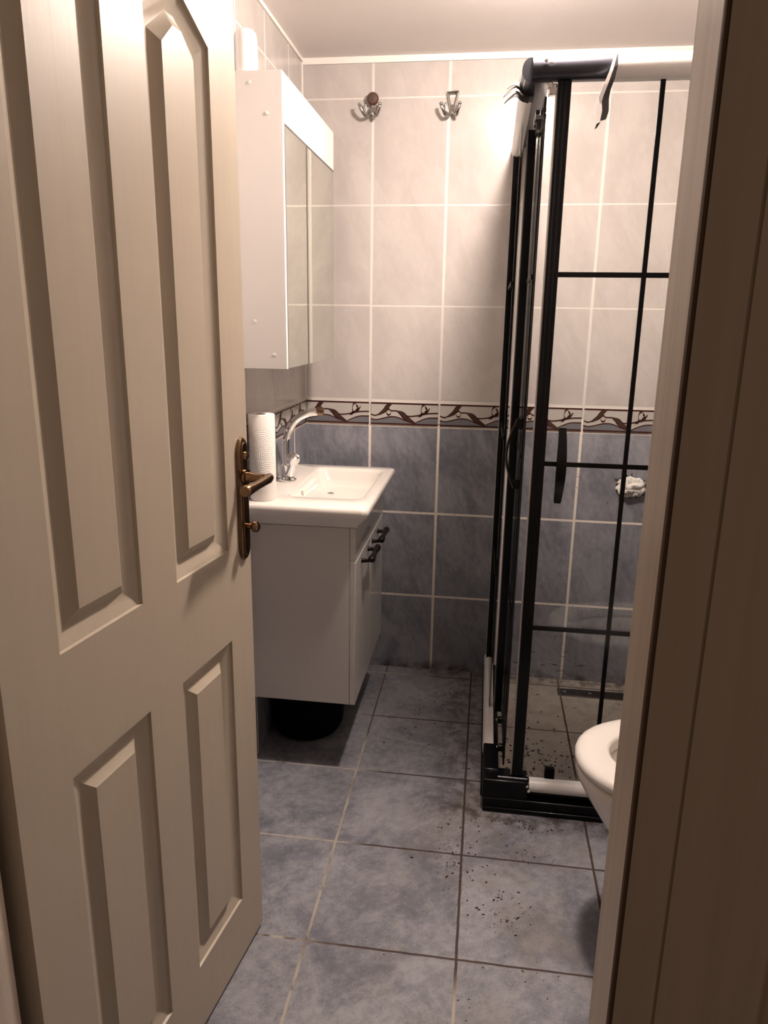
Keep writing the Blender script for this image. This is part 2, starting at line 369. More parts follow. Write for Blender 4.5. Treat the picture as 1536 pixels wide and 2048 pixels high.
# ---- decorated border tiles
def border(name, axis, a0, a1, origin, face, sgn, label):
    """band of border tiles; u runs along the wall, v 0 (top) .. 1 (bottom)"""
    m = MB(); H = ZBT - ZBB
    def P(a, z, d):
        return (a, face - d, z) if axis == 'x' else (face + sgn*d, a, z)
    def quad(a_, b_, za, zb, d, mi):
        m.add([P(a_, za, d), P(b_, za, d), P(b_, zb, d), P(a_, zb, d)], [(0, 1, 2, 3)], mi)
    def slab(a_, b_, za, zb, d, mi):
        vs = [P(x, z, q) for q in (0.0002, d) for z in (za, zb) for x in (a_, b_)]
        m.add(vs, [(0, 2, 3, 1), (4, 5, 7, 6), (0, 1, 5, 4), (2, 6, 7, 3), (0, 4, 6, 2), (1, 3, 7, 5)], mi)
    def curve(pts, n=6):
        return [(p.x, p.y) for p in smooth_path([(u, v, 0) for u, v in pts], n)]
    upw = curve([(0, .53), (.085, .60), (.165, .45), (.235, .37), (.33, .37), (.405, .38), (.47, .50), (.53, .58), (.60, .60), (.72, .54), (.85, .45), (1, .43)])
    loww = curve([(0, .74), (.085, .79), (.165, .74), (.30, .64), (.405, .66), (.52, .80), (.64, .905), (.72, .80), (.84, .66), (1, .64)])
    def clip_add(poly_uv, mi, d):
        pts = [(t0 + u*TW, ZBT - v*H) for u, v in poly_uv]
        if max(p[0] for p in pts) > hi or min(p[0] for p in pts) < lo:
            pts = [(min(max(x, lo), hi), z) for x, z in pts]
            if max(p[0] for p in pts) - min(p[0] for p in pts) < 1e-4: return
        m.add([P(x, z, d) for x, z in pts], [tuple(range(len(pts)))], mi)
    def strip(line, wl, mi, d):
        for (u0, v0), (u1, v1), w0, w1 in zip(line, line[1:], wl, wl[1:]):
            clip_add([(u0, v0 - w0), (u1, v1 - w1), (u1, v1 + w1), (u0, v0 + w0)], mi, d)
    k0 = math.floor((a0 - origin)/TW); k1 = math.ceil((a1 - origin)/TW)
    for k in range(k0, k1):
        t0 = origin + k*TW; lo = max(a0, t0 + 0.0035); hi = min(a1, t0 + TW - 0.0035)
        if hi - lo < 0.01: continue
        slab(lo, hi, ZBB, ZBT, 0.004, 0)                                           # pale body of the tile
        # blue ground below the lower wave
        for (u0, v0), (u1, v1) in zip(loww, loww[1:]): clip_add([(u0, v0), (u1, v1), (u1, .955), (u0, .955)], 1, 0.0043)
        strip([(0, .035), (1, .035)], [.035, .035], 2, 0.0046); strip([(0, .965), (1, .965)], [.035, .035], 2, 0.0046)
        strip(upw, [.030]*len(upw), 2, 0.0047); strip(loww, [.026]*len(loww), 2, 0.0047)
        def leaf(pts, ws, core=None):
            c = curve(pts, 5); n = len(c)
            wl = [ws[0] + (ws[1] - ws[0])*math.sin(PI*i/(n - 1)) for i in range(n)]
            def side(sg, kk): 
                out = []
                for i, (u, v) in enumerate(c):
                    du = c[min(i+1, n-1)][0] - c[max(i-1, 0)][0]; dv = (c[min(i+1, n-1)][1] - c[max(i-1, 0)][1])*H/TW
                    q = math.hypot(du, dv) or 1; out.append((u - sg*dv/q*wl[i]*kk*H/TW, v + sg*du/q*wl[i]*kk))
                return out
            for kk, mi, d in ((1, 2, .0050), (core or 0.5, 3, .0053)):
                A, B = side(1, kk), side(-1, kk)
                for i in range(n - 1): clip_add([A[i], A[i+1], B[i+1], B[i]], mi, d)
        leaf([(.315, .04), (.26, .16), (.215, .36), (.12, .57)], (.03, .105))
        leaf([(.40, .38), (.47, .50), (.53, .68), (.66, .91)], (.03, .12))
        ring = [(.275 + .033*math.cos(2*PI*i/14), .43 + .125*math.sin(2*PI*i/14)) for i in range(14)]
        clip_add(ring, 4, .0054)
        strip(ring + ring[:1], [.034]*15, 2, .0057)
        for pts in ([(.73, .56), (.755, .47), (.74, .30), (.76, .10), (.79, .07)], [(.755, .47), (.80, .45), (.84, .33), (.865, .21)], [(.79, .40), (.83, .30), (.80, .16), (.795, .02)], [(.70, .57), (.74, .53), (.77, .45)]):
            c = curve(pts, 4); strip(c, [.034 + .03*math.sin(PI*i/(len(c)-1)) for i in range(len(c))], 2, .0055)
    return structure(m.build(name, [M['band_white'], M['band_blue'], M['band_line'], M['band_leaf'], M['band_pale']]), label, 'trim')
border('trim_2', 'x', LEFT + 0.006, RIGHT - 0.002, G1, BACK, 1, 'patterned border tiles with leaves and tulips along the back wall')
border('trim_3', 'y', 1.20, BACK - 0.007, BACK - 0.167, LEFT, 1, 'patterned border tiles with leaves along the left wall')

# ---- door frame
def jamb_r():
    m = MB()
    m.box(0.140, 0.185, 0.563, 0.640, 0.0, DOOR_TOP)          # stop
    m.box(0.157, 0.185, 0.640, FRONT, 0.0, DOOR_TOP)          # rebate
    return m
structure(jamb_r().build('trim_4', M['frame'], bevel=0.002), 'right cream jamb of the door frame', 'trim')
structure(MB().box(-0.56, -0.515, 0.545, 0.617, 0, DOOR_TOP).box(-0.56, -0.540, 0.617, 0.660, 0, DOOR_TOP).build('trim_5', M['frame'], bevel=0.002), 'left cream jamb of the door frame', 'trim')
structure(MB().box(-0.56, 0.185, 0.563, FRONT, DOOR_TOP, DOOR_TOP + 0.04).build('trim_6', M['frame'], bevel=0.002), 'head of the door frame', 'trim')
def casing_r():
    m = MB(); x0 = 0.1420
    prof = [(x0, 0.5628), (x0 + 0.001, 0.5560), (0.1765, 0.5560), (0.1768, 0.5590), (0.1792, 0.5590), (0.1795, 0.5565), (0.232, 0.5545), (0.262, 0.5500), (0.268, 0.5550), (0.275, 0.5470), (0.345, 0.5470), (0.35, 0.5555), (0.35, 0.5740), (x0, 0.5740)]
    m.prism(prof, 0.0, DOOR_TOP + 0.10, 'z')
    return m
structure(casing_r().build('trim_7', M['casing']), 'grooved casing board on the hall side of the right jamb', 'trim')
structure(MB().prism([(0.1392, 0.5590), (0.1396, 0.5555), (0.1410, 0.5552), (0.1422, 0.5560), (0.1422, 0.5600), (0.1392, 0.5620)], 0.0, DOOR_TOP, 'z').build('trim_8', M['frame_dark']), 'dark chipped corner line of the right jamb', 'trim')

# ---- the panelled door, ajar
FREE = Vector((-0.44, 1.295, 0)); DD = Vector((-0.13549, -0.99078, 0)); DN = Vector((0.99078, -0.13549, 0))
def dp(u, z, o=0.0): return FREE + DD*u + DN*o + Vector((0, 0, z))
def build_door():
    m = MB(); U0, U1, Z0, ZT, T = -0.012, 0.622, 0.010, DOOR_TOP - 0.01, 0.038
    us = [U0, 0.077, 0.252, 0.346, 0.525, U1]; zs = [Z0, 0.148, 0.731, 0.907, 1.775, ZT]
    holes = {(1, 1), (3, 1), (1, 3), (3, 3)}
    for i in range(5):
        for jz in range(5):
            if (i, jz) in holes: continue
            m.add([dp(us[i], zs[jz]), dp(us[i+1], zs[jz]), dp(us[i+1], zs[jz+1]), dp(us[i], zs[jz+1])], [(0, 1, 2, 3)])
    steps = [(0.0, 0.0), (0.0015, -0.0045), (0.008, -0.0065), (0.012, -0.0080), (0.024, -0.0135), (0.0265, -0.0140), (0.0285, -0.0130), (0.043, -0.0030), (0.0445, -0.0015)]
    for (i, jz) in holes:
        a, b, c, d = us[i], us[i+1], zs[jz], zs[jz+1]
        def outline(e):
            a2, b2, c2, d2 = a + e, b - e, c + e, d - e
            if jz == 1: return [(a2, c2), (b2, c2), (b2, d2), (a2, d2)]
            mid = (a + b)/2                                     # peaked top of the upper panels
            return [(a2, c2), (b2, c2), (b2, 1.720 - e*0.7), (mid + 0.012, 1.7655 - e*1.08), (mid - 0.012, 1.7655 - e*1.08), (a2, 1.720 - e*0.7)]
        L = [[dp(u, z, o) for u, z in outline(e)] for e, o in steps]
        m.loops(L, True, False, True)
        if jz == 3:                                            # frame fill in the corners above the shoulders
            o0 = outline(0.0)
            m.add([dp(u, z) for u, z in (o0[2], o0[3], (b, d))], [(0, 1, 2)]); m.add([dp(u, z) for u, z in (o0[4], o0[5], (a, d))], [(0, 1, 2)])
            m.add([dp(u, z) for u, z in (o0[3], o0[4], (a, d), (b, d))], [(0, 1, 2, 3)])
    B = [dp(U0, Z0, -T), dp(U1, Z0, -T), dp(U1, ZT, -T), dp(U0, ZT, -T)]; Fv = [dp(U0, Z0), dp(U1, Z0), dp(U1, ZT), dp(U0, ZT)]
    m.add(B, [(0, 1, 2, 3)])
    for k in range(4): m.add([Fv[k], Fv[(k+1) % 4], B[(k+1) % 4], B[k]], [(0, 1, 2, 3)])
    return m
door = bpy.data.objects.new('door_1', None); COL.objects.link(door); door.location = dp(0.62, 0); ORG[door] = Vector(door.location)
structure(door, 'cream panelled door standing open with a bronze lever handle', 'door')
build_door().build('leaf', M['door'], door, smooth=18)
# handle set
def on_door(pts): return [dp(u, z, o) for u, z, o in pts]
def plate():
    m = MB(); uc, hw, zc, hh = 0.0165, 0.0195, 0.991, 0.112; n = 10
    def out(e):
        p = []
        for sgn, zc2 in ((1, zc + hh - hw), (-1, zc - hh + hw)):
            for k in range(n + 1):
                a = PI*k/n*1.0
                p.append((uc + sgn*(hw - e)*math.cos(a), zc2 + sgn*(hw*1.25 - e)*math.sin(a)))
        return p
    m.loops([[dp(u, z, o) for u, z in out(e)] for e, o in ((0, 0.0003), (0, 0.004), (0.002, 0.006), (0.006, 0.0075), (0.008, 0.0075), (0.010, 0.0092))], True, True, True)
    return m
pl = plate().build('handle_plate', M['bronze'], door, smooth=35)
pl['label'] = 'long rounded bronze handle plate'
m = MB(); m.tube(on_door([(0.0165, 1.034, 0.008), (0.0165, 1.034, 0.013)]), 0.0150, 16); m.tube(on_door([(0.0165, 1.034, 0.013), (0.0165, 1.034, 0.030), (0.0165, 1.034, 0.046)]), [0.0105, 0.0080, 0.0085], 16)
m.tube(on_door([(0.006, 1.034, 0.052), (0.016, 1.034, 0.054), (0.035, 1.033, 0.055), (0.065, 1.032, 0.056), (0.095, 1.032, 0.057), (0.116, 1.032, 0.058), (0.119, 1.032, 0.058)]), [0.0085, 0.0095, 0.0082, 0.0080, 0.0095, 0.0105, 0.0085], 16)
lv = m.build('lever', M['bronze'], pl, smooth=40); lv['label'] = 'bronze lever'
m = MB(); m.tube(on_door([(0.0165, 0.940, 0.008), (0.0165, 0.940, 0.020)]), 0.0055, 12); m.tube(on_door([(0.0165, 0.940, 0.019), (0.0165, 0.940, 0.024), (0.0165, 0.940, 0.030), (0.0165, 0.940, 0.0335)]), [0.006, 0.0105, 0.0105, 0.006], 16)
m.build('thumb_turn', M['bronze'], pl, smooth=40)
m = MB(); m.tube(on_door([(0.0165, 1.073, 0.007), (0.0165, 1.073, 0.013), (0.0165, 1.073, 0.0155)]), [0.0095, 0.0085, 0.004], 16)
m.build('key_cover', M['bronze'], pl, smooth=40)

# ================================================================== THE LAMP (just above the frame)
lp = thing('ceiling_lamp', 'small round lit lamp on the bathroom ceiling', 'lamp', (LAMP[0], LAMP[1], CEIL))
MB().lathe([(0.062, CEIL - 0.001), (0.062, CEIL - 0.008), (0.040, CEIL - 0.013)], (LAMP[0], LAMP[1], 0), 'z', 28).build('base', M['white'], lp, smooth=40)
prof = [(max(LAMP_R*math.sin(PI*k/14), 0.0008), LAMP[2] - LAMP_FLAT*math.cos(PI*k/14)) for k in range(15)]
MB().lathe(prof, (LAMP[0], LAMP[1], 0), 'z', 28).build('globe', M['lamp'], lp, smooth=60)

# ================================================================== LEFT SIDE: MIRROR CABINET
MX0, MX1, MY0, MY1, MZ0, MZ1 = LEFT + 0.0005, -0.520, 1.893, 2.497, 1.192, 1.893
mc = thing('mirror_cabinet', 'white wall cabinet with two mirror doors above the washbasin', 'cabinet', (LEFT, (MY0 + MY1)/2, MZ0))
t = 0.016
m = MB().box(MX0, MX1, MY0, MY0 + t, MZ0, MZ1).box(MX0, MX1 - 0.017, MY1 - t, MY1, MZ0, MZ1)
m.box(MX0, MX1 - 0.017, MY0 + t, MY1 - t, MZ0, MZ0 + t).box(MX0, MX1 - 0.017, MY0 + t, MY1 - t, MZ1 - t, MZ1).box(MX0, MX0 + 0.004, MY0 + t, MY1 - t, MZ0 + t, MZ1 - t)
m.build('carcass', M['white_lit'], mc)
MB().box(MX1 - 0.016, MX1, MY0 + t + 0.0002, MY1, 1.782, MZ1).build('fascia', M['white_lit'], mc)
for y0, y1 in ((MY0 + t + 0.0005, 2.133), (2.1365, MY1)):
    d = MB().box(MX1 - 0.016, MX1 - 0.0035, y0, y1, MZ0, 1.779).build('mirror_door', M['white_lit'], mc)
    MB().box(MX1 - 0.0034, MX1, y0 + 0.001, y1 - 0.001, MZ0 + 0.001, 1.7775).build('mirror', M['mirror'], d)
    if y0 < 2.0: MB().box(MX1 - 0.0034, MX1 + 0.0003, y0 - 0.0003, y0 + 0.0042, MZ0 + 0.001, 1.776).build('mirror_edge', M['edge_and_gap_shade'], d)
MB().box(MX1 - 0.0150, MX1 + 0.0006, 2.1312, 2.1385, MZ0 + 0.001, 1.776).build('door_gap_shade', M['edge_and_gap_shade'], mc)  # solid dark strip over the gap, its shade given as colour
MB().box(MX1 - 0.0034, MX1 + 0.0003, MY0 + t, MY1, 1.7765, 1.7815).build('fascia_gap_shade', M['edge_and_gap_shade'], mc)  # dark strip below the fascia in place of the shade there
for (x, z) in ((-0.600, 1.868), (-0.558, 1.80), (-0.603, 1.312), (-0.553, 1.228)):
    MB().lathe([(0.0045, 0.0), (0.0045, -0.0006), (0.003, -0.001)], (x, MY0, z), 'y', 14).build('screw_cap', M['container'], mc)
# white beaker on the cabinet
m = MB(); prof = [(0.0255, 0.0), (0.0275, 0.001), (0.0285, 0.03), (0.0278, 0.078), (0.0255, 0.090), (0.020, 0.0965), (0.008, 0.099), (0.001, 0.0992)]
m.lathe(prof, (-0.6180, 1.930, MZ1 + 0.0003), 'z', 32)
tag(m.build('beaker', M['container'], smooth=40, org=(-0.6180, 1.930, MZ1)), 'white rounded plastic pot standing on top of the mirror cabinet', 'pot')

# ================================================================== VANITY, BASIN, FAUCET
VX0, VX1, VY0, VY1, VZ0, VZ1 = LEFT + 0.001, -0.338, 1.910, 2.452, 0.222, 0.762
vc = thing('vanity_cabinet', 'white glossy washbasin cabinet with dark bow handles', 'cabinet', (LEFT, 2.18, VZ0))
f = VX1 - 0.017
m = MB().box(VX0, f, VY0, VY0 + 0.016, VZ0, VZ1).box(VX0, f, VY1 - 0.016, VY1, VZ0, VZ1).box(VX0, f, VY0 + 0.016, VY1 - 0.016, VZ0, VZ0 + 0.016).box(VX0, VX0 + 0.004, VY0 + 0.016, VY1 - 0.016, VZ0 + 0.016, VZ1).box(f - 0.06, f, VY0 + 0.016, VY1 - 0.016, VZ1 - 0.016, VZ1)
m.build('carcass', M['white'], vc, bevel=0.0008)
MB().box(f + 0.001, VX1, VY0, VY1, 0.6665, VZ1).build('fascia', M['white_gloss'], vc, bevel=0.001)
MB().box(f + 0.001, VX1 - 0.0006, VY0, VY1, 0.6612, 0.6655).build('lit_seam_strip', M['joint'], vc)  # white strip standing in for light caught on the door's top edge
def bow_handle(parent, ya, yb, z):
    m = MB(); X = VX1; R_ = 0.0035
    m.tube([(X, ya, z), (X + 0.004, ya, z), (X + 0.018, ya, z), (X + 0.026, ya, z + 0.004)], [0.0085, 0.0068, 0.0052, 0.0075], 12)
    m.tube([(X, yb, z), (X + 0.004, yb, z), (X + 0.018, yb, z), (X + 0.026, yb, z + 0.004)], [0.0085, 0.0068, 0.0052, 0.0075], 12)
    L = yb - ya
    pts = [(X + 0.027, ya - 0.010, z + 0.006), (X + 0.030, ya - 0.004, z + 0.006), (X + 0.030, ya + 0.012, z + 0.006), (X + 0.029, ya + L*0.4, z + 0.005), (X + 0.029, ya + L*0.6, z + 0.005), (X + 0.030, yb - 0.012, z + 0.006), (X + 0.030, yb + 0.004, z + 0.006), (X + 0.027, yb + 0.010, z + 0.006)]
    m.tube(pts, [0.005, 0.0105, 0.0105, 0.0072, 0.0072, 0.0105, 0.0105, 0.005], 12)
    return m.build('handle', M['dark_bronze'], parent, smooth=45)
for y0, y1, ha, hb in ((VY0, 2.1795, 2.015, 2.130), (2.1825, VY1, 2.215, 2.331)):
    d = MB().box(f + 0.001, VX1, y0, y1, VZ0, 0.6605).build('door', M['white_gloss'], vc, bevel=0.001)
    bow_handle(d, ha, hb, 0.636)

wb = thing('washbasin', 'white rectangular ceramic washbasin on the white cabinet', 'washbasin', (LEFT, 2.178, 0.763))
SX0, SX1, SY0, SY1, SZ = LEFT + 0.001, -0.298, 1.876, 2.482, 0.825
def loop(e, r, z, dx=0.0): return rrect(SX0 + (0 if e >= 0 and dx == 0 else 0), SX1 - e, SY0 + e, SY1 - e, r, z)
def inn(e, r, z): return rrect(-0.560 + e, -0.336 - e, 2.000 + e, 2.430 - e, r, z)
L = [loop(0.036, 0.008, 0.7630), loop(0.034, 0.010, 0.768), loop(0.010, 0.016, 0.792), loop(0.002, 0.020, 0.804), loop(0.0, 0.022, 0.813), loop(0.0015, 0.022, 0.821), loop(0.006, 0.020, 0.825),
     inn(-0.006, 0.040, 0.8245), inn(0.0, 0.036, 0.8225), inn(0.006, 0.036, 0.814), inn(0.012, 0.04, 0.790), inn(0.020, 0.05, 0.777), inn(0.036, 0.055, 0.771), inn(0.075, 0.03, 0.769)]
# slope the far floor a little to the drain by leaving the loops level
MB().loops(L, True, True, True).build('bowl', M['ceramic'], wb, smooth=60)
MB().lathe([(0.0085, 0.0), (0.0085, 0.003), (0.0055, 0.0035), (0.005, 0.001)], (-0.549, 2.150, 0.797), 'x', 20).build('overflow_ring', M['chrome'], wb, smooth=40)
MB().lathe([(0.012, 0.0), (0.012, 0.0015), (0.008, 0.002), (0.006, 0.0003)], (-0.488, 2.285, 0.7695), 'z', 24).build('drain_ring', M['chrome'], wb, smooth=40)
# faucet
FXc, FYc = -0.612, 2.205
fc = thing('faucet', 'chrome swan neck faucet on the washbasin ledge', 'faucet', (FXc, FYc, SZ))
m = MB().lathe([(0.030, SZ), (0.030, SZ + 0.004), (0.022, SZ + 0.008), (0.019, SZ + 0.014), (0.018, SZ + 0.046), (0.020, SZ + 0.050), (0.014, SZ + 0.056)], (FXc, FYc, 0), 'z', 24)
m.build('body', M['chrome'], fc, smooth=40)
sp = smooth_path([(FXc, FYc, SZ + 0.05), (FXc - 0.002, FYc, SZ + 0.10), (FXc + 0.004, FYc, SZ + 0.145), (FXc + 0.028, FYc, SZ + 0.188), (FXc + 0.065, FYc, SZ + 0.212), (FXc + 0.105, FYc, SZ + 0.2205)], 7)
MB().tube(sp, 0.0120, 16).build('spout', M['chrome'], fc, smooth=60)
MB().tube([(FXc + 0.100, FYc, SZ + 0.2200), (FXc + 0.108, FYc, SZ + 0.2212), (FXc + 0.119, FYc, SZ + 0.2212)], [0.0122, 0.0130, 0.0120], 16).build('aerator', M['bronze'], fc, smooth=40)
m = MB(); m.tube([(FXc + 0.012, FYc - 0.010, SZ + 0.022), (FXc + 0.024, FYc - 0.024, SZ + 0.050), (FXc + 0.029, FYc - 0.031, SZ + 0.066)], [0.013, 0.0125, 0.0125], 16)
m.build('cartridge', M['chrome'], fc, smooth=40)
m = MB(); m.tube([(FXc + 0.028, FYc - 0.030, SZ + 0.064), (FXc + 0.031, FYc - 0.034, SZ + 0.074), (FXc + 0.034, FYc - 0.038, SZ + 0.086), (FXc + 0.035, FYc - 0.040, SZ + 0.091)], [0.017, 0.0205, 0.0185, 0.009], 18)
m.tube([(FXc + 0.030, FYc - 0.036, SZ + 0.082), (FXc + 0.050, FYc - 0.030, SZ + 0.080)], [0.006, 0.004], 10)
m.build('handle', M['chrome'], fc, smooth=40)
# paper roll
RX, RY = -0.6115, 1.950
pr_ = thing('paper_roll', 'tall white embossed paper roll standing on the washbasin beside the wall', 'paper roll', (RX, RY, SZ + 0.0004))
MB().lathe([(0.014, SZ + 0.238), (0.014, SZ + 0.0006), (0.0365, SZ + 0.0006), (0.0375, SZ + 0.003), (0.0375, SZ + 0.237), (0.036, SZ + 0.240), (0.014, SZ + 0.240), (0.014, SZ + 0.238)], (RX, RY, 0), 'z', 40, caps=(False, False)).build('paper', M['paper'], pr_, smooth=40)
MB().lathe([(0.0138, SZ + 0.001), (0.0138, SZ + 0.239), (0.0125, SZ + 0.239), (0.0125, SZ + 0.001)], (RX, RY, 0), 'z', 28, caps=(False, False)).build('core', M['card'], pr_, smooth=40)
# black tub under the cabinet
tb = thing('tub', 'black round plastic tub on the floor under the cabinet', 'tub', (-0.535, 2.135, 0))
prof = [(0.075, 0.0005), (0.092, 0.003), (0.106, 0.014), (0.116, 0.034), (0.119, 0.06), (0.119, 0.11), (0.112, 0.150), (0.108, 0.165), (0.113, 0.168), (0.113, 0.172), (0.105, 0.172), (0.103, 0.12), (0.08, 0.02)]
MB().lathe(prof, (-0.535, 2.135, 0), 'z', 40).build('body', M['black_dull'], tb, smooth=40)

# ================================================================== COAT HOOKS
def hook_arms(x, z, parent, mat, spread=0.030):
    for sgn in (-1, 1):
        m = MB(); Y = BACK - 0.010
        wide = 1.0 if sgn < 0 else 0.75
        pts = smooth_path([(x, Y, z + 0.010), (x + sgn*0.006, Y - 0.008, z - 0.014), (x + sgn*0.020*wide, Y - 0.020, z - 0.021), (x + sgn*spread*wide, Y - 0.031, z - 0.010), (x + sgn*(spread + 0.008)*wide, Y - 0.034, z + 0.004)], 6)
        m.tube(pts, [0.0056]*(len(pts) - 1) + [0.0048], 10)
        m.build('arm', mat, parent, smooth=60)
        e = pts[-1]
        MB().tube([e, e + Vector((0, 0, 0.002)), e + Vector((0, 0, 0.006)), e + Vector((0, 0, 0.009))], [0.004, 0.0062, 0.0062, 0.003], 12).build('tip_ball', mat, parent, smooth=60)
        m = MB(); q = smooth_path([(x + sgn*0.010, Y - 0.010, z - 0.017), (x + sgn*0.019, Y - 0.004, z - 0.008), (x + sgn*0.022, Y - 0.006, z + 0.010)], 5)
        m.tube(q, 0.0026, 8); e = q[-1]
        m.tube([e, e + Vector((0, 0, 0.004)), e + Vector((0, 0, 0.008))], [0.0028, 0.0042, 0.002], 10)
        m.build('inner_prong', mat, parent, smooth=60)
hk = thing('coat_hook', 'chrome double hook with a round brown knob, nearer the mirror cabinet', 'hook', (-0.412, BACK, 1.985), 'hooks on the back wall')
MB().tube([(-0.412, BACK - 0.0005, 1.985), (-0.412, BACK - 0.012, 1.985)], 0.011, 14).build('back_plate', M['hook'], hk, smooth=40)
MB().tube(smooth_path([(-0.411, BACK - 0.010, 2.010), (-0.412, BACK - 0.012, 1.985), (-0.406, BACK - 0.018, 1.955)], 5), [0.006]*10 + [0.003], 12).build('stem', M['hook'], hk, smooth=60)
kn = MB().lathe([(0.012, -0.001), (0.0185, -0.006), (0.0195, -0.012), (0.0185, -0.018), (0.0165, -0.020)], (-0.411, BACK - 0.004, 2.016), 'y', 28).build('knob', M['disc_rim'], hk, smooth=30)
MB().lathe([(0.0163, -0.0195), (0.0155, -0.022), (0.008, -0.0235), (0.0008, -0.024)], (-0.411, BACK - 0.004, 2.016), 'y', 28).build('knob_face', M['wood_disc'], kn, smooth=60)
hook_arms(-0.412, 1.985, hk, M['hook'])
h2 = thing('coat_hook.001', 'chrome double hook with a V-shaped open plate, nearer the shower', 'hook', (-0.153, BACK, 1.985), 'hooks on the back wall')
m = MB()
for a, b in (((-0.169, 2.030), (-0.156, 1.972)), ((-0.136, 2.033), (-0.149, 1.972)), ((-0.171, 2.030), (-0.134, 2.033))):
    m.tube([(a[0], BACK - 0.006, a[1]), (b[0], BACK - 0.007, b[1])], 0.0045, 8)
m.build('back_plate', M['hook'], h2, smooth=40)
hook_arms(-0.153, 1.982, h2, M['hook'], 0.026)

# ================================================================== SHOWER ENCLOSURE
SYF, SXL = 1.82, 0.062                                # front plane, left plane
TOPZ, XR = 1.856, RIGHT - 0.001
sh = thing('shower_enclosure', 'black framed corner shower enclosure with gridded glass', 'shower', (SXL, SYF, 0))
def half_round(rw, rh, n=10):                         # rail section: half round outwards, flat inwards (outward = +)
    return [(rw*math.cos(-PI/2 + PI*k/n), rh*math.sin(-PI/2 + PI*k/n)) for k in range(n + 1)] + [(-rw*0.6, rh), (-rw*0.6, -rh)]
def rail_front(x0, x1, zc, rw, rh): return MB().prism([(SYF - a, zc + b) for a, b in half_round(rw, rh)], x0, x1, 'x')
def rail_side(y0, y1, zc, rw, rh): return MB().prism([(SXL - a, zc + b) for a, b in half_round(rw, rh)], y0, y1, 'y')
rail_front(0.0665, XR, TOPZ, 0.022, 0.0240).box(0.09, XR, SYF + 0.010, SYF + 0.050, TOPZ + 0.012, TOPZ + 0.0245).build('front_top_rail', M['navy'], sh, smooth=35)
rail_side(1.822, BACK - 0.001, TOPZ, 0.018, 0.0240).box(SXL + 0.008, SXL + 0.050, 1.84, BACK - 0.001, TOPZ + 0.012, TOPZ + 0.0245).build('side_top_rail', M['navy'], sh, smooth=35)
rail_front(0.070, XR, 0.066, 0.022, 0.022).build('front_bottom_rail', M['black'], sh, smooth=35)
rail_side(1.84, BACK - 0.001, 0.066, 0.018, 0.022).build('side_bottom_rail', M['black'], sh, smooth=35)
m = MB().box(0.046, XR, SYF - 0.030, SYF + 0.030, 0.0005, 0.040).box(0.046, XR, SYF - 0.036, SYF + 0.006, 0.0005, 0.014); m.box(0.040, 0.092, SYF + 0.03, BACK - 0.001, 0.0005, 0.040)
m.build('base_profile', M['black'], sh, bevel=0.003)
# protective film on the rails
rail_front(0.236, XR - 0.002, TOPZ, 0.0236, 0.0256).build('protective_film', M['film'], sh, smooth=35)
rail_side(1.955, BACK - 0.005, TOPZ, 0.0196, 0.0256).build('protective_film', M['film'], sh, smooth=35)
rail_front(0.171, XR - 0.002, 0.074, 0.0240, 0.0205).build('protective_film', M['film'], sh, smooth=35)
rail_side(1.975, BACK - 0.005, 0.070, 0.0200, 0.0220).build('protective_film', M['film'], sh, smooth=35)
def ribbon(pts, ws, dirs, mi=None, th=0.0012):
    m = MB(); L = []
    for p, wd, d in zip(pts, ws, dirs):
        p = Vector(p); d = Vector(d).normalized(); nn = d.cross(Vector((0, -1, 0)).cross(d)).normalized()
        L.append([p - d*wd - nn*th, p + d*wd - nn*th, p + d*wd + nn*th, p - d*wd + nn*th])
    for i in range(len(L) - 1):
        m.loops(L[i:i+2], True, i == 0, i == len(L) - 2, (mi[i] if mi else 0))
    return m
pts = [(0.240, 1.790, 1.872), (0.237, 1.786, 1.846), (0.231, 1.785, 1.822), (0.224, 1.786, 1.800), (0.222, 1.787, 1.785), (0.2245, 1.787, 1.762), (0.221, 1.787, 1.744), (0.213, 1.786, 1.735), (0.206, 1.785, 1.731)]
ribbon(pts, [0.002, 0.0055, 0.0075, 0.0075, 0.0075, 0.0068, 0.0066, 0.0070, 0.0055], [(1, 0, .3), (1, 0, .3), (1, 0, .25), (1, 0, .2), (1, 0, .05), (1, 0, -.1), (1, 0, .3), (.6, 0, 1), (.3, 0, 1)], None).build('film_tail', M['film_grey'], sh, smooth=60)
ribbon([(0.236, 1.784, 1.868), (0.229, 1.782, 1.838), (0.220, 1.782, 1.812), (0.2125, 1.783, 1.790), (0.212, 1.784, 1.776)], [0.003, 0.004, 0.0055, 0.0055, 0.002], [(1, 0, .4)]*5).build('film_fold', M['film'], sh, smooth=60)
for q, wd, mt in (([(0.060, 1.915, 1.824), (0.046, 1.908, 1.832), (0.036, 1.905, 1.842), (0.022, 1.905, 1.838), (0.006, 1.905, 1.826)], 0.0100, 'film_grey'),
                  ([(0.066, 1.915, 1.820), (0.050, 1.908, 1.822), (0.036, 1.905, 1.830), (0.020, 1.905, 1.822), (0.009, 1.905, 1.812)], 0.0075, 'film_grey'),
                  ([(0.058, 1.912, 1.832), (0.044, 1.905, 1.848), (0.030, 1.903, 1.852), (0.014, 1.903, 1.842)], 0.0065, 'film_grey'),
                  ([(0.052, 1.910, 1.826), (0.038, 1.903, 1.838), (0.024, 1.900, 1.832), (0.012, 1.900, 1.822)], 0.0022, 'film')):
    P_ = smooth_path(q, 4); n_ = len(P_)
    ribbon([tuple(p) for p in P_], [wd*(1 - 0.7*i/(n_ - 1)) for i in range(n_)], [(0.35, 0.2, 1)]*n_).build('film_shred', M[mt], sh, smooth=60)
rail_side(1.915, 1.962, TOPZ - 0.001, 0.0235, 0.0275).build('film_bunch', M['film_grey'], sh, smooth=35)
